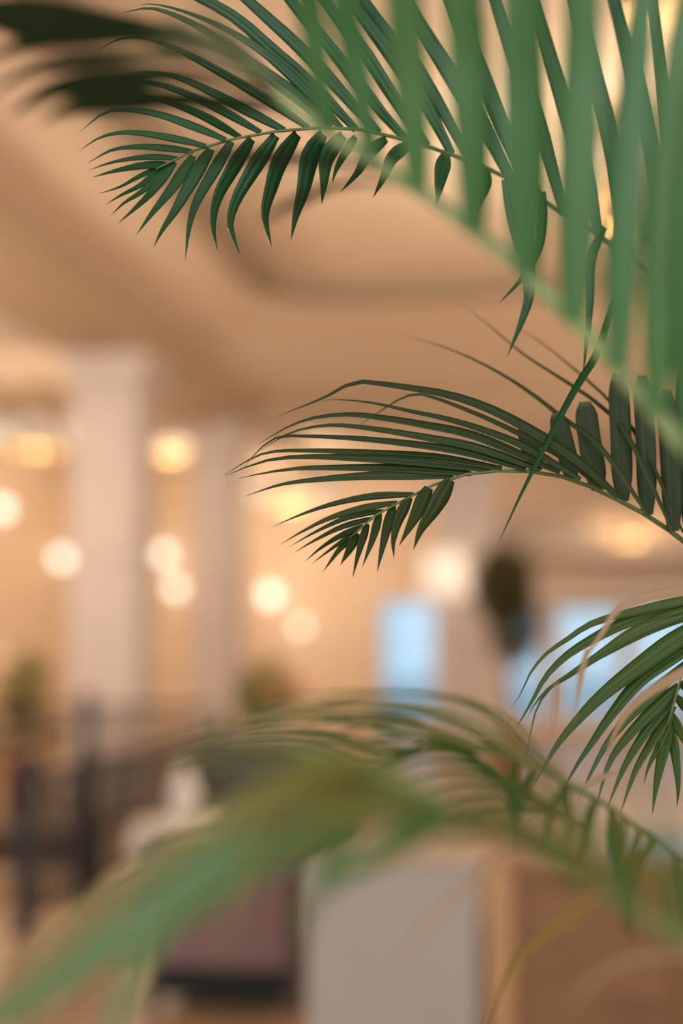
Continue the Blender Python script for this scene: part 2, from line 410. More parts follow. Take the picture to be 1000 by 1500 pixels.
# recessed ceiling light in the aisle
for px, py, lb in ((12, 483, 'round recessed ceiling light in the aisle beside the long beam'),):
    v = aty(px, py, 10) - EYE; t = (H - 1.5) / v.z; c = EYE + v * t
    r = thing('ceiling_light', lb, 'ceiling light', Vector((c.x, c.y, H)))
    lathe('trim_ring', M['linen'], r, (c.x, c.y, H - .03), [(.30, 0), (.34, .0), (.35, .03), (.30, .03)], 28)
    lathe('diffuser', M['downlight'], r, (c.x, c.y, H - .02), [(.001, 0), (.30, 0), (.30, .02), (.001, .02)], 28)
v = aty(990, 5, 8) - EYE; c = EYE + v * ((CZ - 1.5) / v.z)
r = thing('dome_ceiling_light', 'amber dome light fixed to the ceiling inside the coffer', 'ceiling light', Vector((c.x, c.y, CZ)))
lathe('rim', M['brass'], r, (c.x, c.y, CZ - .05), [(.22, 0), (.25, .0), (.26, .05), (.22, .05)], 28)
lathe('dome', M['amber_bright'], r, (c.x, c.y, CZ - .16), [(.001, 0), (.10, .015), (.18, .06), (.22, .12)], 28)

# ------------------------------------------------------------------ railings
def railing(a, b, hgt, newels, n, label):
    a, b = Vector(a), Vector(b); d = (b - a); u = d.normalized(); nn = Vector((-u.y, u.x, 0))
    r = thing('iron_railing', label, 'railing', a)
    def bar(name, p0, p1, hw, z0, z1):
        bm = bmesh.new()
        c = [p0 + nn * hw, p0 - nn * hw, p1 - nn * hw, p1 + nn * hw]
        lo = [bm.verts.new((q.x, q.y, z0)) for q in c]; hi = [bm.verts.new((q.x, q.y, z1)) for q in c]
        bm.faces.new(lo[::-1]); bm.faces.new(hi)
        for i in range(4): bm.faces.new((lo[i], lo[(i + 1) % 4], hi[(i + 1) % 4], hi[i]))
        return link(name, fin(bm, name), M['iron'], r, (p0 + p1) / 2 + Vector((0, 0, z0)))
    bar('top_rail', a, b, .028, hgt - .04, hgt); bar('middle_rail', a, b, .012, hgt - .17, hgt - .15); bar('bottom_rail', a, b, .015, .10, .13)
    for s in newels:
        p = a + d * s
        nw = bar('newel_post', p - u * .045, p + u * .045, .045, 0, hgt + .06)
        lathe('newel_cap', M['iron'], nw, (p.x, p.y, hgt + .06), [(.06, 0), (.06, .015), (.03, .02), (.04, .04), (.03, .055), (.001, .06)], 16)
    for k in range(1, n):
        s = k / n
        if min(abs(s - q) for q in newels) * d.length < .07: continue
        p = a + d * s; bar('baluster', p - u * .011, p + u * .011, .011, .13, hgt - .04)
railing((-2.75, 7.25, 0), (-2.75, 11.6, 0), .84, (0, .22, 1), 30, 'black iron railing running away past the marble columns')
railing((-6.4, 11.6, 0), (-2.82, 11.6, 0), 1.02, (0, .35, .7), 26, 'black iron railing set crosswise behind the dark low bench')

# ------------------------------------------------------------------ furniture
# dark low bench behind the railing
x0, x1 = aty(-60, 1250, 8.9).x, aty(148, 1250, 8.9).x
r = thing('low_bench', 'dark wooden low bench behind the black iron railing', 'bench', Vector(((x0 + x1) / 2, 8.9, 0)))
box('seat', M['darkwood'], r, x0, x1, 8.68, 9.12, .30, .38, .012)
box('apron', M['darkwood'], r, x0 + .05, x1 - .05, 8.72, 9.08, .12, .30)
for x in (x0 + .06, x1 - .06):
    for y in (8.74, 9.06): box('leg', M['darkwood'], r, x - .035, x + .035, y - .035, y + .035, 0, .30, .006)

# mauve armchair seen from behind
p0, p1 = aty(212, 1485, 5.9).x, aty(440, 1485, 5.9).x
r = thing('armchair', 'mauve velvet armchair with dark wooden posts beside the white pedestal', 'armchair', Vector(((p0 + p1) / 2, 6.2, 0)))
box('backrest', M['mauve'], r, p0 + .04, p1 - .05, 5.92, 6.06, .17, .66, .035)
box('back_rail', M['wood'], r, p0 + .02, p1 - .02, 5.94, 6.03, .66, .70, .012)
box('seat', M['mauve'], r, p0 + .05, p1 - .05, 6.06, 6.56, .20, .42, .04)
box('under_gap_shade', M['black'], r, p0 + .05, p1 - .05, 5.95, 6.55, .05, .17)  # dark box filling the gap below the chair, its shade painted in
for x in (p0 + .02, p1 - .02):
    box('leg', M['darkwood'], r, x - .028, x + .028, 5.92, 5.98, 0, .70, .008)
    box('leg', M['darkwood'], r, x - .028, x + .028, 6.50, 6.56, 0, .56, .008)
    box('armrest', M['wood'], r, x - .035, x + .035, 5.98, 6.58, .56, .60, .012)

# white pedestal
p0, p1 = aty(449, 1400, 4.5).x, aty(700, 1400, 4.5).x
r = thing('pedestal', 'white painted square pedestal between the armchair and the wooden sofa', 'pedestal', Vector(((p0 + p1) / 2, 4.76, 0)))
zt = aty(575, 1262, 4.5).z
box('body', M['white'], r, p0, p1, 4.5, 5.04, .06, zt - .03, .008)
box('top_slab', M['white'], r, p0 - .01, p1 + .01, 4.49, 5.05, zt - .03, zt, .006)
box('foot', M['white'], r, p0 + .02, p1 - .02, 4.52, 5.02, 0, .06)

# wooden-backed sofa on the right
p0 = aty(752, 1400, 4.6).x; p1 = p0 + 1.9; zt = aty(900, 1282, 4.6).z
r = thing('wooden_sofa', 'brown wooden backed sofa with pale cushions beside the white pedestal', 'sofa', Vector(((p0 + p1) / 2, 5.0, 0)))
box('back_frame', M['wood'], r, p0, p1, 4.60, 4.66, .10, zt, .012)
n = 4
for k in range(n):
    a = p0 + .03 + (p1 - p0 - .06) * k / n; b = p0 + .03 + (p1 - p0 - .06) * (k + 1) / n
    box('back_panel', M['wood'], r, a + .004, b - .004, 4.585, 4.60, .14, zt - .04, .006)
box('top_rail', M['wood'], r, p0 - .02, p1 + .02, 4.57, 4.69, zt, zt + .035, .012)
box('seat', M['bluegrey'], r, p0 + .06, p1 - .06, 4.68, 5.35, .22, .44, .05)
for x in (p0 + .03, p1 - .03):
    box('side_panel', M['darkwood'], r, x - .03, x + .03, 4.66, 5.38, .10, .62, .012)
    for y in (4.64, 5.34): box('leg', M['darkwood'], r, x - .03, x + .03, y - .03, y + .03, 0, .10)
sofa = r
def cushion(c, sx, sy, sz, m, label):
    bm = bmesh.new(); bmesh.ops.create_cube(bm, size=1)
    bmesh.ops.subdivide_edges(bm, edges=bm.edges[:], cuts=5, use_grid_fill=True)
    for v in bm.verts:
        x, y, z = v.co * 2
        k = (1 - abs(x) ** 3 * .75) * (1 - abs(z) ** 3 * .75)
        v.co = Vector((c[0] + x * sx / 2 * (1 - .06 * (1 - z * z)), c[1] + y * sy / 2 * (.15 + .85 * k), c[2] + sz / 2 + z * sz / 2 * (1 - .06 * (1 - x * x))))
    link('back_cushion', fin(bm, 'cushion', True), m, sofa, Vector(c), label)
cushion((aty(968, 1200, 4.85).x, 4.85, .44), .30, .16, .47, M['bluegrey'], 'blue-grey back cushion')
cushion((aty(1040, 1200, 4.85).x + .24, 4.85, .44), .40, .16, .54, M['linen'], 'pale linen back cushion')

# sage sofa in the middle distance
p0, p1 = aty(285, 1100, 10.2).x, aty(490, 1100, 10.2).x
r = thing('sage_sofa', 'dark sage fabric sofa beyond the armchair, before the flower table', 'sofa', Vector(((p0 + p1) / 2, 10.4, 0)))
box('base', M['sage'], r, p0, p1, 10.2, 11.0, .10, .42, .03)
box('backrest', M['sage'], r, p0, p1, 10.2, 10.42, .42, .86, .06)
for x in (p0, p1 - .16): box('armrest', M['sage'], r, x, x + .16, 10.42, 11.0, .42, .64, .05)
for x in (p0 + .06, p1 - .06):
    for y in (10.27, 10.93): box('leg', M['darkwood'], r, x - .025, x + .025, y - .025, y + .025, 0, .10)

# small round white-clothed table
c = aty(262, 1205, 8.6); c = Vector((c.x, 8.6, 0))
r = thing('side_table', 'small round table under a white cloth between railing and sage sofa', 'table', c)
lathe('pillar', M['darkwood'], r, (c.x, c.y, 0), [(.16, 0), (.16, .02), (.03, .05), (.03, .42)], 20)
lathe('table_top', M['darkwood'], r, (c.x, c.y, .42), [(.26, 0), (.26, .025)], 28)
bm = bmesh.new(); n = 64; rings = []
for q, (rr, z) in enumerate(((.001, .452), (.26, .452), (.275, .44), (.285, .36), (.30, .27))):
    rings.append([bm.verts.new((c.x + (rr * (1 + (.045 * math.sin(k * 8 * 2 * math.pi / n) if q > 2 else 0))) * math.cos(2 * math.pi * k / n),
                                c.y + (rr * (1 + (.045 * math.sin(k * 8 * 2 * math.pi / n) if q > 2 else 0))) * math.sin(2 * math.pi * k / n), z)) for k in range(n)])
for a, b in zip(rings, rings[1:]):
    for k in range(n): bm.faces.new((a[k], a[(k + 1) % n], b[(k + 1) % n], b[k]))
tag(link('tablecloth', fin(bm, 'cloth', True), M['linen'], None, Vector((c.x, c.y, .45))), 'white cloth draped over the small round table', 'tablecloth')
o = lathe('vase', M['vase'], None, (c.x + .03, c.y, .453), [(.05, 0), (.08, .05), (.095, .14), (.06, .24), (.04, .29), (.055, .33), (.045, .33), (.03, .29), (.001, .28)], 24)
tag(o, 'white ceramic vase on the small round table', 'vase')

# ------------------------------------------------------------------ background plants
def leaf_cloud(bm, uvl, c, rx, ry, rz, n, size, rnd):
    for _ in range(n):
        while True:
            q = Vector((rnd.uniform(-1, 1), rnd.uniform(-1, 1), rnd.uniform(-1, 1)))
            if .25 < q.length < 1: break
        p = Vector((c[0] + q.x * rx, c[1] + q.y * ry, c[2] + q.z * rz))
        d = (Vector((q.x, q.y, q.z - .3)) + Vector((rnd.uniform(-.6, .6), rnd.uniform(-.6, .6), rnd.uniform(-.6, .6)))).normalized()
        s = d.cross(Vector((rnd.uniform(-1, 1), rnd.uniform(-1, 1), 1))).normalized()
        L = size * rnd.uniform(.7, 1.3); k = L * .2
        nn = d.cross(s) * L * .08
        vs = [bm.verts.new(v) for v in (p, p + d * L * .45 + s * k, p + d * L - nn, p + d * L * .45 - s * k, p + d * L * .45 + nn)]
        for tri in ((0, 1, 4), (1, 2, 4), (2, 3, 4), (3, 0, 4)):
            f = bm.faces.new([vs[i] for i in tri])
            for lp in f.loops: lp[uvl].uv = (.5, .5)
def foliage(name, m, parent, clouds, size, seed, origin):
    rnd = random.Random(seed); bm = bmesh.new(); uvl = bm.loops.layers.uv.new('UVMap')
    for (c, rx, ry, rz, n) in clouds: leaf_cloud(bm, uvl, c, rx, ry, rz, n, size, rnd)
    me = bpy.data.meshes.new(name); bm.to_mesh(me); bm.free()
    o = link(name, me, m, parent, Vector(origin)); o['kind'] = 'stuff'
def pot(parent, c, r0, h):
    lathe('pot', M['terracotta'], parent, c, [(r0 * .7, 0), (r0, h * .85), (r0 * 1.08, h * .86), (r0 * 1.08, h), (r0 * .95, h), (r0 * .93, h * .88), (.001, h * .88)], 28)
    lathe('soil', M['soil'], parent, (c[0], c[1], h * .86), [(.001, .03), (r0 * .6, .03), (r0 * .9, .02), (r0 * .9, 0), (.001, 0)], 24)

b = aty(740, 880, 17.0)
r = thing('potted_tree', 'dark leafy potted tree between the marble column and the windows', 'tree', Vector((b.x, 17, 0)))
pot(r, (b.x, 17, 0), .22, .42)
tube('trunk', M['bark'], r, spline([Vector((b.x, 17, .38)), Vector((b.x + .03, 17.02, .9)), Vector((b.x - .03, 17, 1.5)), Vector((b.x, 17, 2.3))], 12), [.035 - .0015 * i for i in range(13)])
foliage('foliage', M['ficus'], r, [((b.x - .02, 17, 2.25), .32, .32, .42, 1300), ((b.x + .10, 17, 1.75), .26, .26, .40, 700)], .13, 3, (b.x, 17, 1.4))

b = aty(36, 1010, 12.4)
r = thing('bushy_plant', 'bushy green plant in a pot beside the amber wall lamp', 'plant', Vector((b.x, 12.4, 0)))
pot(r, (b.x, 12.4, 0), .20, .5)
for k in range(5):
    a = k * 1.26; tube('stem', M['bark'], r, spline([Vector((b.x, 12.4, .45)), Vector((b.x + .05 * math.cos(a), 12.4 + .05 * math.sin(a), .8)), Vector((b.x + .12 * math.cos(a), 12.4 + .12 * math.sin(a), 1.15))], 6), .009)
foliage('foliage', M['bush'], r, [((b.x, 12.4, 1.14), .17, .17, .28, 240)], .13, 5, (b.x, 12.4, .9))

b = aty(405, 1025, 12.6); tz = .72
r = thing('flower_table', 'dark wooden table holding the orange flower arrangement', 'table', Vector((b.x, 12.6, 0)))
box('table_top', M['darkwood'], r, b.x - .45, b.x + .45, 12.3, 12.9, tz - .04, tz, .01)
for x in (b.x - .40, b.x + .40):
    for y in (12.35, 12.85): box('leg', M['darkwood'], r, x - .03, x + .03, y - .03, y + .03, 0, tz - .04)
r = thing('flower_arrangement', 'orange flowers and green leaves in a vase on the dark table', 'flowers', Vector((b.x, 12.6, tz)))
lathe('vase', M['vase'], r, (b.x, 12.6, tz), [(.06, 0), (.09, .06), (.09, .14), (.06, .20), (.07, .22), (.06, .22), (.05, .2), (.001, .19)], 20)
foliage('foliage', M['bush'], r, [((b.x - .08, 12.6, tz + .38), .24, .2, .24, 260)], .14, 8, (b.x, 12.6, tz + .2))
rnd = random.Random(4)
for k in range(9):
    a = rnd.uniform(0, 6.28); q = rnd.uniform(.02, .2); cx, cy, cz = b.x + .06 + q * math.cos(a), 12.5 + q * .6 * math.sin(a), tz + .36 + rnd.uniform(-.1, .16)
    bm = bmesh.new()
    for i in range(7):
        t = i * 2 * math.pi / 7; v0 = bm.verts.new((cx, cy, cz)); e = [bm.verts.new((cx + rr * math.cos(t + da), cy - dz * .4, cz + rr * math.sin(t + da))) for rr, da, dz in ((.04, -.4, .02), (.07, 0, .05), (.04, .4, .02))]
        bm.faces.new((v0, *e))
    link('flower', fin(bm, 'flower'), M['flower'], r, Vector((cx, cy, cz)))

# ------------------------------------------------------------------ the palm in front
BASE = Vector((0.72, 1.12, 0.0))
palm = thing('areca_palm', 'large potted palm with arching feathery green fronds, some leaflets withered', 'palm', BASE)
pot(palm, (BASE.x, BASE.y, 0), .24, .46)
CROWN = BASE + Vector((0, 0, .42))

def frond(pts, r0, r1, m, label=None, off=(0, 0)):
    """pts: visible mid-line (px, py, distance) from the tip to the frame edge; the stalk goes on down to the pot"""
    W = [at(*p) for p in pts]
    end, tdir = W[-1], (W[-1] - W[-2]).normalized()
    foot = CROWN + Vector((off[0], off[1], 0)); D = (foot - end).length
    t0, t1 = tdir * D * .9, Vector((0, 0, -1)) * D * 1.1
    for k in range(1, 9):
        t = k / 8; h = t * t * t; s = t * t
        W.append(end * (2 * h - 3 * s + 1) + t0 * (h - 2 * s + t) + foot * (-2 * h + 3 * s) + t1 * (h - s))
    Q = spline(W, 60); n = len(Q)
    return tube('frond', m, palm, Q, [r0 + (r1 - r0) * min(1, 2.2 * i / n) for i in range(n)], 10, origin=foot.copy(), label=label)

def leaflet(fr, pts, wpx, m, d0, d1=None, tw=None, blunt=False, late=False, fold=.17, bulge=0.0, label=None, grow=0):
    """one pinna: mid-line through pts (base to tip), blade wpx wide, folded along its midrib, turned by tw about the mid-line"""
    d1 = d0 if d1 is None else d1
    if grow:                       # the blade goes on past the frame
        (ax, ay), (bx, by) = pts[-2], pts[-1]; L = math.hypot(bx - ax, by - ay)
        pts = list(pts) + [(bx + (bx - ax) / L * grow, by + (by - ay) / L * grow)]
    n = len(pts); W = []
    for i, (x, y) in enumerate(pts):
        t = i / (n - 1); W.append(at(x, y, d0 + (d1 - d0) * t + bulge * math.sin(math.pi * t)))
    N = 12 if n < 7 else 20; Q = spline(W, N)
    tw = random.uniform(-35, 35) if tw is None else tw
    hw = wpx / FPX * d0 / 2 / max(.35, math.cos(R(tw)))
    verts, uvs, faces = [], [], []
    th = .00022
    for i, p in enumerate(Q):
        t = i / N
        T = (Q[min(N, i + 1)] - Q[max(0, i - 1)]).normalized(); V = (p - EYE).normalized()
        s = T.cross(V).normalized(); nr = s.cross(T).normalized()
        if nr.dot(V) > 0: nr = -nr
        a = R(tw) * (1 - .5 * t)
        e = s * math.cos(a) + nr * math.sin(a); nn = nr * math.cos(a) - s * math.sin(a)
        if blunt: pr = (.55 + .45 * min(1, t / .2)) * (1 if t < .8 else 1 - .55 * ((t - .8) / .2) ** 2)
        elif late: pr = (.22 + .78 * min(1, t / .6) ** 1.5) * max(.012, 1 - max(0, (t - .65) / .35) ** 1.6)
        else: pr = (.55 + .45 * math.sin(min(1, t / .24) * math.pi / 2)) * max(.012, 1 - max(0, (t - .24) / .76) ** 1.2)
        h = hw * pr
        for sgn in (1, -1):
            for q, u in ((-1, 0), (0, .5), (0, .5), (1, 1)):
                verts.append(p + e * h * q - nn * (fold * h * 2 if q == 0 else 0) + nn * th * sgn); uvs.append((u, t))
    for i in range(N):
        a, b = i * 8, (i + 1) * 8
        for q in (0, 2):
            faces.append((a + q, a + q + 1, b + q + 1, b + q))
            faces.append((a + 4 + q + 1, a + 4 + q, b + 4 + q, b + 4 + q + 1))
        faces.append((a, b, b + 4, a + 4)); faces.append((a + 3, a + 7, b + 7, b + 3))
    me = bpy.data.meshes.new('leaflet'); me.from_pydata([tuple(v) for v in verts], [], faces)
    uv = me.uv_layers.new(name='UVMap')
    for l in me.loops: uv.data[l.index].uv = uvs[l.vertex_index]
    for k, p in enumerate(me.polygons): p.use_smooth = (k % 6) < 4
    me.update()
    return link('leaflet', me, m, fr, Q[0].copy(), label)

# ---- frond in focus across the top
fA = frond([(228, 248, 1.19), (280, 222, 1.195), (340, 204, 1.20), (400, 193, 1.20), (470, 187, 1.21), (530, 190, 1.22), (600, 207, 1.235), (660, 226, 1.25),
            (710, 245, 1.265), (760, 270, 1.28), (800, 298, 1.29), (850, 328, 1.30), (900, 360, 1.31), (960, 405, 1.33), (1040, 480, 1.35)], .0009, .0042, M['rachis'], off=(.02, .03))
A_tip = [
    ([(331, 205), (288, 187), (230, 167), (180, 161), (150, 167), (116, 194)], 12), ([(302, 214), (254, 203), (206, 195), (170, 195), (141, 204), (115, 222)], 11),
    ([(283, 222), (242, 217), (201, 215), (163, 220), (127, 240)], 10), ([(261, 232), (218, 230), (182, 234), (153, 241), (129, 250)], 9),
    ([(244, 240), (206, 243), (170, 250), (134, 260)], 11), ([(235, 244), (201, 260), (175, 274), (144, 284)], 7), ([(240, 243), (206, 271), (177, 286), (153, 301)], 9),
    ([(249, 240), (211, 278), (182, 297), (162, 316)], 10), ([(256, 237), (223, 280), (199, 304), (172, 328)], 14), ([(283, 228), (254, 273), (223, 312), (199, 345)], 17),
    ([(309, 218), (288, 252), (259, 304), (237, 338), (224, 364)], 21), ([(339, 207), (314, 249), (288, 295), (277, 333), (271, 384)], 18)]
for pts, wd in A_tip: leaflet(fA, pts, wd, M['leaf'], 1.195, 1.17, tw=random.uniform(10, 30))
A_down = [
    ([(369, 203), (345, 240), (319, 288), (312, 329), (319, 371)], 21), ([(404, 198), (374, 243), (348, 288), (337, 323), (342, 348), (353, 377)], 23),
    ([(436, 196), (410, 236), (396, 278), (388, 316), (398, 364)], 24), ([(474, 195), (454, 230), (444, 278), (433, 316), (426, 352)], 27),
    ([(503, 198), (479, 230), (474, 272), (471, 300)], 24), ([(521, 200), (505, 224), (492, 249), (486, 270)], 14), ([(566, 203), (540, 224), (524, 252), (498, 282)], 18),
    ([(602, 211), (575, 230), (562, 259), (546, 290)], 20), ([(653, 226), (647, 250), (642, 281), (639, 302)], 24), ([(710, 246), (708, 268), (699, 296), (690, 328)], 22),
    ([(742, 262), (756, 316), (768, 370), (775, 428), (764, 470), (752, 500), (742, 524)], 28), ([(794, 280), (793, 320), (787, 365), (762, 410), (730, 445)], 16),
    ([(886, 332), (864, 380), (863, 440), (859, 500), (853, 552)], 16)]
for i, (pts, wd) in enumerate(A_down): leaflet(fA, pts, wd, M['leaf'], 1.20 + .005 * i, 1.17 + .006 * i, tw=random.uniform(-35, -10))
leaflet(fA, [(905, 420), (890, 470), (873, 520), (845, 565), (815, 620), (790, 670), (760, 730), (728, 800)], 10, M['leaf'], 1.24, 1.17, tw=50)
leaflet(fA, [(930, 354), (950, 348), (965, 360), (975, 385), (985, 420)], 9, M['leaf'], 1.29, 1.25, tw=40)
A_up = [
    ([(352, 201), (300, 171), (250, 151), (200, 138), (165, 142)], 13), ([(382, 194), (325, 162), (270, 136), (225, 122), (180, 122), (137, 147)], 13),
    ([(417, 191), (350, 156), (300, 130), (250, 110), (200, 106), (170, 115)], 15), ([(452, 187), (400, 152), (325, 107), (265, 75), (215, 56), (175, 57), (137, 77)], 15),
    ([(485, 186), (430, 138), (370, 95), (300, 45), (250, 20), (215, 12), (175, 20)], 20), ([(500, 188), (450, 135), (390, 80), (325, 40), (270, 17), (225, 6), (200, 8)], 15),
    ([(522, 190), (450, 118), (400, 75), (350, 30), (300, 0), (250, -22)], 20), ([(555, 195), (500, 135), (450, 80), (390, 25), (340, -20)], 20),
    ([(595, 204), (550, 155), (500, 90), (450, 30), (405, -25)], 20), ([(625, 214), (575, 140), (525, 65), (475, 0), (450, -30)], 21),
    ([(662, 226), (625, 157), (580, 90), (530, 25), (500, -15)], 22), ([(690, 236), (650, 165), (610, 100), (565, 45), (525, -10)], 20),
    ([(750, 264), (710, 190), (665, 115), (615, 40), (585, -15)], 27), ([(788, 290), (745, 205), (702, 105), (668, 20), (650, -25)], 27),
    ([(828, 314), (795, 205), (752, 78), (718, -20)], 25), ([(876, 344), (850, 225), (810, 100), (772, -20)], 27), ([(918, 372), (900, 228), (866, 100), (838, -20)], 29),
    ([(990, 430), (960, 250), (930, 115), (893, -20)], 28), ([(1040, 480), (1000, 330), (975, 150), (950, -20)], 26)]
for i, (pts, wd) in enumerate(A_up): leaflet(fA, pts, wd, M['leaf'], 1.20 + .006 * i, 1.18 + .010 * i, tw=random.uniform(-12, 18), bulge=-.01, grow=(200 + 10 * i) if pts[-1][1] < 0 else 0)

# ---- middle frond in focus
fB = frond([(512, 788, 1.19), (528, 772, 1.19), (560, 748, 1.19), (600, 728, 1.195), (640, 708, 1.20), (672, 697, 1.20), (720, 690, 1.205), (780, 691, 1.21), (840, 703, 1.22),
            (900, 730, 1.23), (950, 757, 1.24), (1010, 800, 1.25)], .0008, .0046, M['rachis'], off=(-.03, .02))
B_long = [
    ([(664, 697), (600, 696), (540, 697), (480, 701), (420, 708), (384, 718), (356, 728)], 14, 0), ([(690, 694), (600, 686), (520, 685), (440, 686), (392, 692), (348, 701)], 13, .01),
    ([(720, 688), (620, 676), (528, 671), (440, 669), (384, 676), (330, 697)], 14, .0), ([(735, 686), (640, 670), (540, 663), (452, 660), (396, 662), (364, 674), (328, 696)], 11, .015),
    ([(770, 688), (680, 662), (600, 650), (520, 642), (452, 639), (408, 640), (380, 658), (356, 686)], 11, -.01), ([(790, 688), (700, 656), (620, 640), (560, 630), (500, 623), (460, 625), (420, 636), (382, 660)], 12, .0),
    ([(820, 692), (700, 640), (620, 622), (560, 612), (512, 607), (460, 612), (420, 626), (378, 651)], 12, .01), ([(850, 702), (772, 656), (720, 634), (660, 615), (600, 602), (544, 590), (492, 585), (468, 588)], 11, .04),
    ([(905, 728), (848, 676), (784, 634), (720, 600), (660, 579), (600, 568), (528, 559), (508, 564), (472, 584), (440, 596), (402, 612)], 15, -.03),
    ([(880, 716), (820, 668), (720, 616), (624, 579), (592, 582), (560, 600), (516, 630)], 8, .08), ([(950, 756), (880, 656), (824, 612), (772, 572), (720, 540), (660, 512), (590, 490)], 8, .16),
    ([(985, 778), (920, 640), (876, 592), (824, 556), (768, 520), (720, 480), (672, 442)], 7, .20), ([(1000, 780), (940, 650), (890, 585), (840, 540), (790, 500), (740, 470)], 6, .24)]
for pts, wd, dd in B_long: leaflet(fB, pts, wd, M['leaf_b'], 1.205, 1.19 + dd, tw=random.uniform(15, 40))
B_low = [
    ([(606, 724), (544, 727), (488, 738), (440, 754), (396, 773)], 11), ([(582, 736), (528, 745), (480, 760), (440, 780), (408, 799)], 11), ([(562, 748), (512, 757), (464, 778), (422, 802)], 9),
    ([(546, 759), (500, 772), (460, 792), (430, 810)], 9), ([(532, 770), (496, 786), (468, 804), (446, 823)], 9), ([(522, 779), (492, 799), (456, 826)], 7), ([(518, 784), (496, 806), (472, 839)], 10),
    ([(522, 780), (512, 804), (498, 828)], 16), ([(538, 767), (526, 806), (516, 847)], 12), ([(556, 752), (546, 788), (530, 832)], 13), ([(576, 741), (564, 784), (552, 839)], 16),
    ([(600, 728), (584, 760), (576, 792), (577, 819)], 17), ([(628, 714), (608, 756), (584, 800)], 23), ([(660, 702), (636, 744), (616, 776), (605, 806)], 25)]
for pts, wd in B_low: leaflet(fB, pts, wd, M['leaf_b'], 1.195, 1.17, tw=random.uniform(-25, 10))
B_up = [([(786, 690), (776, 655), (768, 622)], 27), ([(838, 703), (828, 655), (814, 604)], 28), ([(876, 718), (864, 650), (856, 588)], 33), ([(912, 734), (909, 640), (905, 546)], 31),
        ([(948, 754), (945, 640), (940, 550)], 29), ([(986, 778), (982, 680), (975, 570)], 30), ([(1012, 800), (1006, 660), (1000, 540)], 26)]
for pts, wd in B_up: leaflet(fB, pts, wd, M['leaf_dull'], 1.235, 1.25, tw=random.uniform(-12, 12), blunt=True, label='dull grey-green leaflet with a cut-off tip')

# ---- drooping frond at the lower right
fC = frond([(978, 1062, 1.19), (985, 1040, 1.19), (992, 1010, 1.20), (1004, 970, 1.21), (1025, 930, 1.22), (1070, 890, 1.24)], .0009, .0045, M['rachis'], off=(.03, -.03))
C_l = [
    ([(1070, 868), (1000, 880), (940, 893), (870, 912), (831, 936), (797, 960), (774, 990), (763, 1016), (747, 1038)], 14, 0), ([(1070, 880), (990, 890), (920, 910), (870, 935), (830, 960), (800, 990), (784, 1018), (768, 1046), (752, 1072)], 21, .01),
    ([(1070, 886), (1000, 897), (930, 925), (880, 958), (835, 988), (802, 1010), (782, 1033), (772, 1052)], 20, .0), ([(1050, 892), (960, 922), (880, 962), (820, 996), (789, 1031), (776, 1078), (769, 1125)], 8, -.01),
    ([(1050, 905), (1000, 930), (930, 980), (880, 1020), (850, 1050), (818, 1088), (796, 1125), (780, 1152)], 28, -.01), ([(1040, 928), (1000, 952), (940, 994), (896, 1046), (867, 1088), (842, 1125), (823, 1160)], 22, .0),
    ([(1004, 972), (950, 1022), (910, 1062), (880, 1104), (846, 1172)], 18, .0), ([(994, 1003), (960, 1036), (920, 1078), (892, 1118), (873, 1180)], 18, .0), ([(990, 1020), (950, 1066), (915, 1122), (888, 1186)], 16, .0),
    ([(987, 1034), (955, 1086), (930, 1130), (908, 1192)], 14, .0), ([(984, 1045), (965, 1092), (950, 1122), (942, 1150)], 12, 0), ([(980, 1056), (971, 1100), (961, 1150), (955, 1194)], 18, -.01), ([(979, 1060), (988, 1100), (993, 1150), (991, 1184)], 15, -.01),
    ([(983, 1046), (1000, 1080), (1022, 1118)], 14, 0), ([(990, 1020), (1012, 1045), (1038, 1070)], 14, 0), ([(995, 1000), (1018, 1016), (1046, 1035)], 14, 0)]
for pts, wd, dd in C_l: leaflet(fC, pts, wd, M['leaf_lime'], 1.205, 1.18 + dd, tw=random.uniform(5, 30))
for pts, wd, d0, d1 in [([(1060, 866), (1000, 864), (950, 872), (905, 892), (880, 930), (856, 965), (838, 1005)], 14, 1.08, 1.06), ([(1040, 968), (990, 990), (940, 1022), (910, 1055), (892, 1095), (884, 1125)], 16, 1.08, 1.05),
                        ([(860, 950), (852, 985), (846, 1020), (838, 1060)], 9, 1.06, 1.02), ([(815, 1000), (812, 1040), (806, 1082)], 7, 1.02, .98), ([(900, 1130), (850, 1155), (800, 1185), (752, 1215)], 9, 1.10, 1.08)]:
    leaflet(fC, pts, wd, M['leaf_dry'], d0, d1, tw=20, label='withered tan leaflet')

# ---- blurred frond close to the lens, running down to the right
dD = .80
fD = frond([(290, 45, 0.840), (350, 95, 0.830), (420, 150, 0.820), (500, 208, 0.810), (580, 258, 0.805), (660, 312, 0.800), (740, 375, 0.800), (820, 450, 0.800), (900, 535, 0.800), (960, 605, 0.805), (1040, 700, 0.810)], 0.0030, .0074, M['rachis_pale'], off=(-.02, -.04))
D_up = [
    ([(478, 195), (468, 110), (452, 0), (445, -60)], 32, 'leaf_fresh'), ([(545, 235), (528, 130), (505, 10), (492, -60)], 34, 'leaf_fresh'), ([(612, 280), (604, 160), (592, 20), (586, -60)], 42, 'leaf_fresh'),
    ([(694, 340), (692, 200), (682, 30), (676, -60)], 46, 'leaf_fresh'), ([(772, 405), (770, 240), (766, 60), (762, -60)], 50, 'leaf_fresh'), ([(840, 470), (846, 280), (852, 60), (856, -60)], 48, 'leaf_fresh'),
    ([(905, 540), (912, 330), (930, 100), (948, -60)], 42, 'leaf_fresh'), ([(960, 605), (965, 420), (978, 200), (1000, 20)], 40, 'leaf_fresh'), ([(1020, 675), (1010, 450), (1020, 250)], 46, 'leaf_fresh'),
]
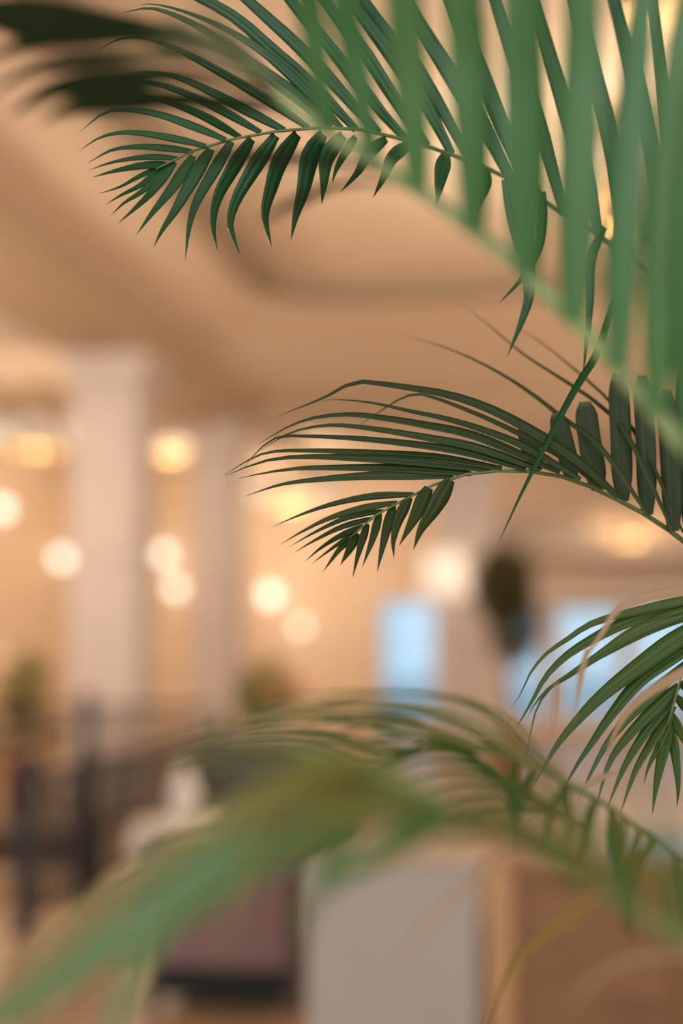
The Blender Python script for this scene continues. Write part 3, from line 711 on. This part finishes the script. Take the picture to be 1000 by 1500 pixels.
for pts, wd, m in D_up: leaflet(fD, pts, wd * 1.35, M[m], dD - .03, dD - .08, tw=random.uniform(-25, 25), grow=520)
for pts, wd in [([(350, 95), (300, 60), (250, 35), (205, 40)], 26), ([(400, 135), (350, 70), (300, 20), (270, -30)], 24), ([(330, 80), (290, 70), (240, 70), (190, 90)], 20)]:
    leaflet(fD, pts, wd, M['leaf_fresh'], .82, .62, tw=20)
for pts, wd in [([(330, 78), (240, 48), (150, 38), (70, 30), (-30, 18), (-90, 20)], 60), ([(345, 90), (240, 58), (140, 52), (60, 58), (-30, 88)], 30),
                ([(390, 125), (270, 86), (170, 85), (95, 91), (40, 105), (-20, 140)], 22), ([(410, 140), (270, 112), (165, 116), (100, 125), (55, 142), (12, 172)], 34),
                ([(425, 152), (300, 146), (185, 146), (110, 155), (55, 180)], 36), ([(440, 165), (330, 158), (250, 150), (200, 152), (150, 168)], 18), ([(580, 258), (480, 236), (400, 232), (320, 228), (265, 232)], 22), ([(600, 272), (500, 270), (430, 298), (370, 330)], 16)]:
    leaflet(fD, pts, wd, M['leaf_shaded'], .82, .77, tw=8, late=True, label='leaflet with shade put into its dark colour')

# ---- blurred frond close to the lens along the bottom
fE = frond([(440, 1098, 0.620), (520, 1112, 0.620), (600, 1148, 0.620), (680, 1192, 0.630), (760, 1238, 0.640), (850, 1287, 0.650), (930, 1335, 0.660), (1040, 1405, 0.680)], .0018, .0048, M['rachis_olive'], off=(.0, -.07))
for pts, wd, m in [
    ([(600, 1148), (470, 1185), (340, 1262), (200, 1352), (80, 1440), (-40, 1520)], 84, 'leaf_moss'), ([(620, 1160), (480, 1215), (360, 1275), (240, 1360), (185, 1450), (160, 1530)], 52, 'leaf_moss'),
    ([(520, 1112), (400, 1160), (300, 1215), (190, 1290), (90, 1375), (-20, 1470)], 36, 'leaf_olive'), ([(560, 1130), (480, 1150), (390, 1190), (310, 1235)], 44, 'leaf_olive'), ([(640, 1170), (560, 1180), (470, 1200), (380, 1260)], 46, 'leaf_olive'),
    ([(600, 1148), (520, 1120), (430, 1128), (350, 1165)], 40, 'leaf_olive'), ([(660, 1180), (580, 1235), (490, 1290), (425, 1350)], 44, 'leaf_moss'), ([(560, 1130), (510, 1220), (465, 1300), (440, 1400)], 32, 'leaf_moss'),
    ([(460, 1100), (400, 1200), (350, 1300), (320, 1410)], 18, 'leaf_olive'), ([(720, 1215), (640, 1215), (560, 1200), (480, 1215)], 20, 'leaf_moss'), ([(760, 1238), (690, 1190), (620, 1180), (560, 1190)], 22, 'leaf_moss'),
    ([(800, 1260), (740, 1215), (690, 1170), (650, 1120)], 22, 'leaf_olive'), ([(850, 1287), (800, 1230), (740, 1180), (690, 1110)], 28, 'leaf_moss'), ([(880, 1305), (830, 1220), (780, 1150), (720, 1090)], 22, 'leaf_olive'),
    ([(930, 1335), (880, 1240), (820, 1160), (770, 1090)], 28, 'leaf_moss'), ([(960, 1355), (940, 1260), (900, 1170), (860, 1120)], 22, 'leaf_olive'), ([(1000, 1380), (985, 1280), (960, 1190), (930, 1120)], 28, 'leaf_moss')]:
    leaflet(fE, pts, wd, M[m], .63, .57, tw=random.uniform(-25, 25), grow=220 if pts[-1][1] > 1460 else 0)
# drier, thin leaflets hanging below it
for pts, wd, m, d0, d1 in [([(880, 1305), (830, 1345), (780, 1385), (745, 1430), (715, 1490), (700, 1530)], 17, 'leaf_yellow', .80, .95), ([(760, 1238), (700, 1285), (640, 1340), (590, 1400), (560, 1480)], 11, 'leaf_dry', .74, .72),
                           ([(1030, 1400), (960, 1400), (880, 1425), (820, 1500)], 10, 'leaf_dry', .75, .70), ([(600, 1148), (500, 1190), (400, 1260), (330, 1350)], 12, 'leaf_yellow', .72, .74)]:
    leaflet(fE, pts, wd, M[m], d0, d1, tw=20, label='withered leaflet')

# ---- softer frond lying between them: thin leaflets fanned out to the left, tufts hanging on the right
fF = frond([(640, 1075, .93), (720, 1095, .94), (800, 1130, .95), (880, 1175, .96), (960, 1230, .98), (1050, 1300, 1.0)], .0012, .0045, M['rachis'], off=(.05, -.06))
for k in range(14):
    t = k / 13
    bx, by = 640 + 190 * t, 1075 + 70 * t
    pk = 1008 + 100 * (1 - t) + random.uniform(-6, 6); q = random.uniform(.9, 1.2)
    leaflet(fF, [(bx, by), (bx - 110, pk + 24), (bx - 240 * q, pk), (bx - 370 * q, pk + 10), (bx - 470 * q, pk + 44)], 7, M['leaf_olive' if k % 3 else 'leaf_lime'], .94, .86 + .02 * (k % 3), tw=random.uniform(10, 40))
for k in range(9):
    x = 650 + 26 * k; y = 1078 + 17 * k
    leaflet(fF, [(x, y), (x - 60, y - 26), (x - 140, y - 30), (x - 220, y - 5)], 9, M['leaf_lime' if k % 2 else 'leaf'], .94, .90, tw=random.uniform(0, 30))
for k in range(11):
    u = k / 10 + random.uniform(-.04, .04); u = min(1, max(0, u))
    x, y = 740 + 250 * u, 1102 + 150 * u ** 1.2
    dx, L = random.uniform(-45, 12), random.uniform(85, 165)
    leaflet(fF, [(x, y), (x + dx * .7, y + L * .3), (x + dx * 1.0, y + L * .65), (x + dx * .9, y + L)], random.uniform(9, 17), M['leaf_lime'], .96, .90, tw=random.uniform(-30, 50))
for o in bpy.data.objects:
    if '_w' in o: del o['_w']
